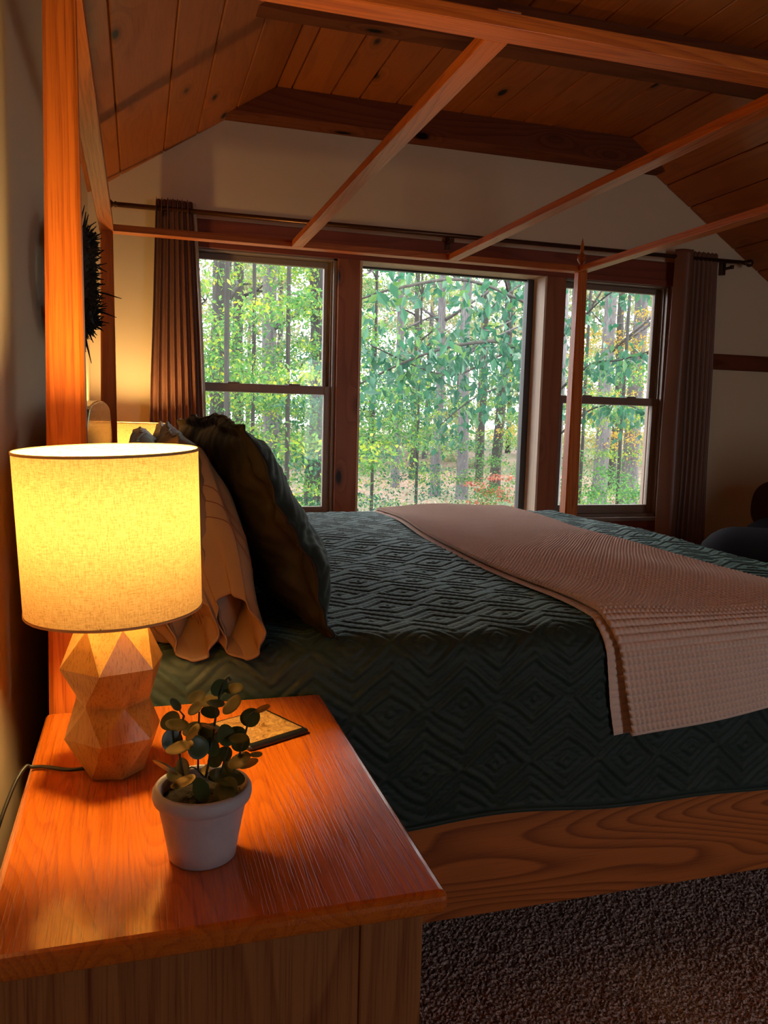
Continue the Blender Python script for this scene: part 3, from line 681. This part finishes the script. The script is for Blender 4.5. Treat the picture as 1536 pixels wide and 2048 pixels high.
# ------------------------------------------------------------------ curtains, rod
def curtain(label, tl, tr, bl, br, ztop, folds, amp, seed, wide=None, group=None):
    yc = 4.10; n, m_ = 220, 90
    s = np.linspace(0, 1, n)[:, None]; t_ = np.linspace(0, 1, m_)[None, :]; s, t_ = np.broadcast_arrays(s, t_)
    e = t_**.85
    xl = tl + (bl-tl)*e; xr = tr + (br-tr)*e
    ss = s if wide is None else np.where(s < wide[0], s*wide[1]/wide[0], wide[1] + (s-wide[0])*(1-wide[1])/(1-wide[0]))
    ph = 2*PI*folds*(s + .018*np.sin(9*s+seed) + .012*np.sin(t_*3+seed)*t_)
    top = np.clip(t_/.05, .0, 1)
    A = amp*(.55+.45*t_)*(.8+.3*np.sin(7*s+seed))
    if wide is not None: A = np.where(s < wide[0], amp*1.25*np.sin(PI*np.clip(s/wide[0],0,1))**.5*0+amp*1.1, A*.6)
    if wide is not None: ph = np.where(s < wide[0], PI*(s/wide[0]) - PI/2 + PI*0, ph)
    y = yc - A*np.sin(ph) if wide is None else np.where(s < wide[0], yc - .055*np.sin(PI*np.clip(s/wide[0], 0, 1))*(1+.3*t_), yc - A*np.sin(ph))
    x = xl + (xr-xl)*ss + .35*A*np.cos(ph)*(1 if wide is None else (s >= wide[0]))
    x = x + .006*np.sin(t_*11+s*5)*t_; z = ztop + .008*np.abs(np.sin(ph))*(1-top) - t_*(ztop-.02)
    o = thing('curtain', label, 'curtain', (0, 0, 0), 0, group)
    P = np.stack([x, y, z], 2); c = obj('cloth', grid_mesh('cloth', P, curtm), None, o)
    so = c.modifiers.new('thickness', 'SOLIDIFY'); so.thickness = .002
    return o, P
cl, PL = curtain('taupe pleated curtain at the left end of the windows', .086, .250, .022, .345, E+.985, 7, .026, 1)
ed = PL[-6:, :, :].copy()
li = np.stack([PL[-1] + np.array([.003, .004, 0]), PL[-1] + np.array([.016, .012, 0]), PL[-1] + np.array([-.02, .04, 0])], 0)
obj('lining', grid_mesh('lining', li, thinm), None, cl)
cr, PR = curtain('dark brown grommet curtain at the right end of the windows', 2.93, 3.215, 2.90, 3.27, E+.985, 9, .020, 4, wide=(.32, .42))
gm = MB(); gc = Vector((2.965, 4.085, E+.948))
for i in range(20):
    a0 = 2*PI*i/20
pts = [gc + Vector((.004*math.cos(a), -.020*math.sin(a)*.6, .021*math.cos(a) if False else .021*math.sin(a+PI/2))) for a in [2*PI*i/20 for i in range(21)]]
obj('grommet', MB().tube(pts, .0035, 8), steel, cr, smooth=True)
rod = thing('curtain_rod', 'long bronze curtain rod with ball ends above the windows', 'curtain rod', (0, 0, 0))
zr = E + .945
obj('rod', MB().tube([(-.085, 4.10, zr), (3.40, 4.10, zr+.010)], .0115, 16), bronze, rod, smooth=True)
for x, s in ((-.085, -1), (3.40, 1)):
    prof = [(.001, 0), (.013, .002), (.014, .010), (.009, .014), (.010, .018), (.020, .028), (.023, .040), (.019, .052), (.008, .060), (.0005, .062)]
    fo = obj('finial', MB().lathe(prof, (0,0,0), 20), bronze, rod, smooth=True); fo.matrix_local = Matrix.Translation((x, 4.10, zr + (.01 if s > 0 else 0))) @ Matrix.Rotation(s*PI/2, 4, 'Y')
for x in (.13, 1.575, 3.32):
    m = MB().box(x-.014, x+.014, YW-.03, YW-.022 if .19 < x < 3.0 else YW, zr-.055, zr+.02).box(x-.006, x+.006, 4.10, YW-.022, zr-.030, zr-.014).box(x-.008, x+.008, 4.092, 4.112, zr-.032, zr-.010)
    obj('bracket', m, bronze, rod, bevel=.002)

# ------------------------------------------------------------------ twig wreath on the left wall
wr = thing('wreath', 'dark bristly twig wreath hanging on the left wall behind the bedpost', 'wreath', (XL+.07, 2.22, E+.315))
ring = MB(); rr = random.Random(3)
for k in range(5):
    pts = []
    for i in range(41):
        a = 2*PI*i/40; R_ = .100 + .014*math.sin(a*5+k*1.3); d = .028*math.cos(a*5+k*1.3)
        pts.append((d, 1.9*R_*math.cos(a), R_*math.sin(a)))
    ring.tube(pts, .019, 6, cap=False)
obj('ring', ring, twigm, wr, smooth=True)
tw = MB()
for i in range(2600):
    a = rr.uniform(0, 2*PI); b = rr.uniform(-1.2, 1.5); L = rr.uniform(.025, .075) if i % 60 else rr.uniform(.09, .14)
    c0 = Vector((rr.uniform(-.05,.03), .190*math.cos(a), .100*math.sin(a))); d = Vector((math.cos(b)*.9 + rr.uniform(-.2,.3), math.sin(b)*math.cos(a), math.sin(b)*math.sin(a))) + Vector((0, rr.uniform(-.5,.5), rr.uniform(-.5,.5)))
    d.normalize(); e = c0 + d*L*(1.0 if d.x < .3 else .62)
    if e.x < -.066: e.x = -.064
    tw.tube([c0, (c0+e)/2 + Vector((rr.uniform(-.004,.004),)*3), e], [.0035, .0032, .001], 3, cap=False)
obj('twigs', tw, twigm, wr, kind='stuff')

# ------------------------------------------------------------------ armchair by the right end of the windows
ac = thing('armchair', 'dark overstuffed armchair with rolled arms near the right-hand curtain', 'armchair', (3.27, 3.10, 0), -1.0)
def sblob(cx, cy, cz, sx, sy, sz, p=3.0, n=28):
    a = np.linspace(0, PI, n)[:, None]; b = np.linspace(0, 2*PI, 2*n, endpoint=False)[None, :]; a, b = np.broadcast_arrays(a, b)
    f = lambda v, e: np.sign(v)*np.abs(v)**(2/e)
    P = np.stack([cx+sx*f(np.sin(a), p)*f(np.cos(b), p), cy+sy*f(np.sin(a), p)*f(np.sin(b), p), cz+sz*f(np.cos(a), p)], 2)
    return P.transpose(1, 0, 2)
def soft(name, P, mat, parent): return obj(name, grid_mesh(name, P, mat, closed_u=True), None, parent)
soft('base', sblob(0, 0, .24, .50, .36, .20, 7), leather, ac)
soft('seat_cushion', sblob(-.12, 0, .46, .40, .235, .10, 4), leather, ac)
soft('backrest', sblob(.34, 0, .70, .20, .36, .38, 3.5), leather, ac)
for y in (-.31, .31):
    m = MB(); n = 26; V = []; F = []
    for i in range(25):
        u_ = i/24; X = -.56 + 1.0*u_; rz = .125*(1 - .0*u_)*(math.sin(min(1, u_*6+.12)*PI/2))**.6; zc = .635 + .05*u_
        for j in range(n):
            a = 2*PI*j/n; V.append((X, y + .115*math.cos(a)*rz/.125, max(zc + rz*math.sin(a), .3)))
    for i in range(24):
        for j in range(n): F.append((i*n+j, i*n+(j+1) % n, i*n+n+(j+1) % n, i*n+n+j))
    F += [tuple(reversed(range(n))), tuple(24*n+j for j in range(n))]
    obj('arm', m.add(V, F), leather, ac, smooth=True)
    obj('arm_panel', MB().box(-.53, .40, y-.08, y+.08, .06, .62), leather, ac, bevel=.03, seg=3)
for x in (-.42, .40):
    for y in (-.28, .28): obj('foot', MB().lathe([(.018, 0), (.028, .05), (.03, .07)], (x, y, 0), 14), black, ac, smooth=True)
cu = soft('cushion', sblob(0, 0, 0, .07, .17, .15, 2.6), cushm, None)
cu.matrix_world = Matrix.Translation((3.47, 3.72, .81)) @ Matrix.Rotation(.5, 4, 'Z') @ Matrix.Rotation(.18, 4, 'Y')
tag(cu, 'dark reddish-brown cushion propped on the armchair', 'cushion')

# ------------------------------------------------------------------ the forest outside
def ground_z(x, y): return -1.2 + .05*np.sin(x*.3+y*.2) + np.clip((y-30)/40, 0, 1)*1.2 + .0*x
gx = np.linspace(-30, 80, 90)[:, None]; gy = np.linspace(4.8, 110, 90)[None, :]; gx, gy = np.broadcast_arrays(gx, gy)
gr = obj('ground', grid_mesh('ground', np.stack([gx, gy, ground_z(gx, gy)], 2), groundm), None, kind='structure')
def leaf_cloud(C0, size, rng, droop=.5, flat=.5):
    """one folded diamond per leaf"""
    n = len(C0); a = rng.uniform(0, 2*PI, n); el = rng.normal(-droop, .45, n); s = size*rng.uniform(.65, 1.25, n)
    d = np.stack([np.cos(a)*np.cos(el), np.sin(a)*np.cos(el), np.sin(el)], 1)
    up = rng.normal(size=(n, 3))*(1-flat) + np.array([0, 0, 1.0])*flat*2; r = np.cross(d, up); r /= np.linalg.norm(r, axis=1, keepdims=True)+1e-6
    nn = np.cross(r, d); s = s[:, None]; mid = C0 + d*s*.42
    V = np.stack([C0, mid + r*s*.26 + nn*s*.07, C0 + d*s, mid - r*s*.26 + nn*s*.07], 1).reshape(-1, 3)
    return V, np.arange(4*n).reshape(n, 4)
def foliage_mesh(name, mat, nspray, nleaf, rad, z0, z1, size, sr, seed, droop=.5):
    rng = np.random.default_rng(seed); cs = []
    for i in range(nspray):
        a = rng.uniform(0, 2*PI); R_ = rad*math.sqrt(rng.uniform(.05, 1)); z = rng.uniform(z0, z1); q = sr*rng.uniform(.6, 1.2)
        c0 = np.array([R_*math.cos(a), R_*math.sin(a), z - .12*R_]); ax = rng.uniform(0, PI)
        p = rng.normal(size=(nleaf, 3)) * np.array([q*.55, q*.28, q*.10])
        p[:, 2] -= .12*np.abs(p[:, 0])
        rot = np.array([[math.cos(ax), -math.sin(ax), 0], [math.sin(ax), math.cos(ax), 0], [0, 0, 1]]); cs.append(p @ rot.T + c0)
    V, F = leaf_cloud(np.concatenate(cs), size, rng, droop); return np_mesh(name, V, F, mat, False)
def trunk_mesh(name, h, r0, seed, mat, nb=9, lean=.0):
    rr = random.Random(seed); m = MB(); pts = [(0, 0, -.4)]; rs_ = [r0*1.35]; k = 14
    x = y = 0
    for i in range(k+1):
        pts.append((x, y, h*i/k)); rs_.append(r0*(1.12 if i == 0 else 1) * (1 - .62*i/k)); x += rr.uniform(-.06, .06) + lean*h/k; y += rr.uniform(-.05, .05)
    m.tube(pts, rs_, 10)
    for i in range(nb):
        j = rr.randint(4, k); p = Vector(pts[j+1]); a = rr.uniform(0, 2*PI); L = rr.uniform(.9, 2.6); d = Vector((math.cos(a), math.sin(a), rr.uniform(.15, .8)))
        q = p + d*L*.5 + Vector((0, 0, .1)); e = p + d*L + Vector((rr.uniform(-.3,.3), rr.uniform(-.3,.3), rr.uniform(-.1,.4)))
        m.tube([p, q, e], [r0*.30, r0*.2, r0*.06], 5)
        for _ in range(2):
            e2 = q + Vector((rr.uniform(-1,1), rr.uniform(-1,1), rr.uniform(-.2,.6)))*.8; m.tube([q, e2], [r0*.14, r0*.04], 4)
    return mesh_of(name, m, True, mat)
TR = [trunk_mesh('trunk', 15, 1.0*.17, 10+i, bark_g) for i in range(3)]; TRd = [trunk_mesh('trunk', 15, .17, 20+i, bark_d) for i in range(3)]
FO = {k: [foliage_mesh('foliage', LM[k], 42, 210, 2.6, 1.6, 9.5, .088, 1.0, 40+i+7*len(k)) for i in range(2)] for k in ('green', 'lime', 'gold')}
FOs = {k: foliage_mesh('foliage', LM[k], 26, 170, 1.7, .2, 4.6, .078, .85, 70+len(k)) for k in ('green', 'lime', 'teal', 'gold')}
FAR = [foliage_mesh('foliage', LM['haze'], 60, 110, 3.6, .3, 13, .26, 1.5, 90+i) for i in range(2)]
RED = foliage_mesh('foliage', LM['red'], 16, 110, .8, .1, 1.3, .08, .4, 99)
def tree(name, label, cat, px, y, tm, fm, ts=1.0, fs=1.0, rz=0.0, lean=0.0, group=None, dz=0.0, kind='thing'):
    p = aty(px, 900, y); z = float(ground_z(p.x, y)) + dz
    o = thing(name, label, cat, (p.x, y, z), 0, group)
    if tm is not None:
        t_ = bpy.data.objects.new('trunk', tm); C.objects.link(t_); t_.parent = o; t_.scale = (ts, ts, 1); t_.rotation_euler = (0, lean, rz)
    if fm is not None:
        f_ = bpy.data.objects.new('foliage', fm); C.objects.link(f_); f_.parent = o; f_.scale = (fs, fs, max(fs, .9)); f_.rotation_euler = (0, 0, rz*1.7); f_['kind'] = 'stuff'
    return o
# trunks that can be picked out through the panes
T_ = [
 (432, 15, TRd[0], FO['lime'][0], 1.25, 'dark thick tree behind the upper left window sash, leftmost trunk'),
 (478, 21, TRd[1], FO['green'][1], 1.0, 'dark tree at middle of the left window, second trunk from left'),
 (543, 18, TR[0], FO['lime'][1], 1.15, 'grey-barked tree with yellow-green leaves right of middle in left window'),
 (632, 16, TRd[2], FO['green'][0], 1.1, 'dark tree seen against right edge of the left window'),
 (792, 27, TR[1], FO['green'][1], .9, 'grey tree in the left third of the big middle window'),
 (826, 31, TRd[0], None, .8, 'thin dark bare-stemmed tree just right of the grey one in middle window'),
 (873, 24, TR[2], None, .95, 'straight slender grey trunk near the centre of the middle window'),
 (927, 23, TR[0], None, 1.1, 'thick straight grey trunk right of centre in middle window'),
 (960, 30, TRd[1], FO['lime'][1], .9, 'darker trunk between the two thick trunks of middle window'),
 (992, 25, TRd[1], None, 1.1, 'leaning grey trunk near right side of middle window'),
 (1140, 24, TR[2], None, 1.1, 'grey trunk directly left of the bedpost in right window'),
 (1203, 20, TR[0], FO['gold'][1], 1.25, 'thick grey trunk at middle of the right window'),
 (1228, 27, TRd[2], None, 1.0, 'slim trunk between two thick ones in the right window'),
 (1262, 21, TR[1], FO['gold'][0], 1.5, 'broad grey trunk near the right edge of right window'),
]
for i, (px, y, tm, fm, ts, lb) in enumerate(T_):
    tree('tree', lb, 'tree', px, y, tm, fm, ts, 1.0, i*1.3, .05 if px == 992 else random.uniform(-.012, .012))
for i, (px, y, k, fs, lb) in enumerate([
 (452, 10.5, 'lime', 1.0, 'bright yellow-green sapling close to the left part of left window'), (575, 11.5, 'green', 1.0, 'green sapling low in the right half of left window'),
 (505, 13.5, 'green', .9, 'dense green sapling low in the middle of the left window'), (640, 13, 'teal', .9, 'blue-green sapling partly hidden by the first mullion'),
 (745, 17, 'teal', 1.0, 'blue-green sapling low at left side of middle window'), (835, 19, 'lime', .9, 'low light green sapling behind the straight slender trunk'),
 (1045, 17, 'green', .9, 'leafy green sapling at right edge of middle window'), (1165, 15, 'green', .9, 'green sapling behind the far bedpost'),
 (1240, 14, 'lime', .85, 'low light green sapling in the lower right window'), (1300, 12, 'green', .9, 'green sapling at the right edge of right window')]):
    tree('sapling', lb, 'tree', px, y, TRd[i % 3], FOs[k], .22, fs, i*.9+.4)
rs_ = tree('shrub', 'red-leaved shrub at the lower right corner of the middle window', 'shrub', 1022, 17, None, RED, 1, 1.0)
for i in range(28):
    px = -190 + i*58 + random.uniform(-15, 15); y = 36 + (i*7 % 5)*5
    tree('tree', 'tree with haze painted into its leaf colour, deep in the forest beyond the windows', 'tree', px, y, (TR + TRd)[i % 6], FAR[i % 2], 1.0, 1.0 if (i % 3) else .8, i*2.1, 0, 'distant trees deep in the forest', dz=-.5 if 16 < i < 22 else 0)
# near tree whose drooping branches hang across the middle and right windows
nt = thing('tree', 'near tree with big drooping blue-green leaves across middle window', 'tree', (0, 0, 0))
tp = aty(1108, 900, 9.2)
obj('trunk', MB().tube([(tp.x, 9.2, -1.6), (tp.x+.02, 9.2, 2), (tp.x-.02, 9.2, 6.5)], [.10, .08, .06], 10), bark_g, nt, smooth=True)
rng = np.random.default_rng(5); LV = []
def branch(pts, n, spread, thin=.012):
    W = [aty(px, py, y) for px, py, y in pts]; S_ = smooth_path(W, 10)
    obj('branch', MB().tube(S_, [thin*(1-.75*i/len(S_))+.001 for i in range(len(S_))], 6), bark_d, nt, smooth=True)
    for k in range(n):
        q = S_[int(len(S_)*(.12+.88*rng.random()) * .999)]
        LV.append((q.x+rng.normal()*spread, q.y+rng.normal()*spread*1.4, q.z+rng.normal()*spread*.55 - .03))
branch([(1108, 640, 9.2), (1040, 600, 8), (930, 560, 6.8), (800, 575, 6.2), (715, 600, 6.0)], 225, .16, .022)
branch([(1108, 760, 9.2), (1020, 690, 8), (920, 690, 7.2), (820, 720, 6.9), (715, 770, 6.8)], 495, .22, .022)
branch([(1108, 700, 9.2), (1050, 690, 8.3), (980, 720, 7.8), (890, 750, 7.3), (740, 690, 7.1)], 390, .22, .018)
branch([(1108, 800, 9.2), (1050, 770, 8.5), (960, 790, 8.0), (880, 850, 7.8)], 285, .20, .016)
branch([(1108, 560, 9.2), (1060, 560, 8.4), (1000, 600, 8), (960, 640, 7.8)], 180, .18, .016)
branch([(1108, 690, 9.2), (1160, 640, 8.4), (1230, 580, 7.8), (1300, 570, 7.4)], 150, .16, .016)
branch([(1108, 790, 9.2), (1180, 730, 8.6), (1240, 720, 8.0), (1305, 700, 7.7)], 225, .16, .016)
branch([(1108, 880, 9.2), (1180, 820, 8.8), (1250, 810, 8.4), (1300, 830, 8.0)], 165, .15, .014)
LV = np.array(LV); order = np.argsort(LV[:, 1]); near, rest = LV[order[:300]], LV[order[300:]]
V, F = leaf_cloud(rest, .11, rng, .85, .35)
obj('foliage', np_mesh('foliage', V, F, LM['teal'], False), None, nt, kind='stuff')
bigs = []
for i in range(6):
    V, F = leaf_cloud(np.zeros((1, 3)), .115, np.random.default_rng(200+i), .75, .45); bigs.append(np_mesh('leaf', V, F, None, False))
tealm = []
for i, c in enumerate([(.022,.12,.065), (.035,.15,.085), (.05,.19,.10), (.11,.25,.06)]):
    tealm.append(leafm('near_leaf_%d' % i, [c, tuple(q*1.3 for q in c)], .4))
for i, b in enumerate(bigs): b.materials.clear(); b.materials.append(tealm[(0, 1, 2, 1, 3, 0)[i]])
for i, p in enumerate(near):
    l_ = bpy.data.objects.new('leaf', bigs[i % 6]); C.objects.link(l_); l_.parent = nt; l_.location = p
    l_.rotation_euler = (rng.normal()*.3, rng.normal()*.3, rng.uniform(0, 6.28)); s_ = rng.uniform(.7, 1.15); l_.scale = (s_,)*3
# fallen leaves
n_ = 9000; x = rng.uniform(3, 32, n_); y = rng.uniform(11, 34, n_)
V, F = leaf_cloud(np.stack([x, y, ground_z(x, y)+.02], 1), .12, rng, 0, .9)
tag(obj('leaf_litter', np_mesh('leaf_litter', V, F, leafm('fallen_leaf', [(.34,.15,.09), (.50,.31,.22), (.42,.12,.06), (.42,.28,.24)], .1), False), None), 'fallen brown and pinkish leaves on the forest floor', 'leaves', kind='stuff')
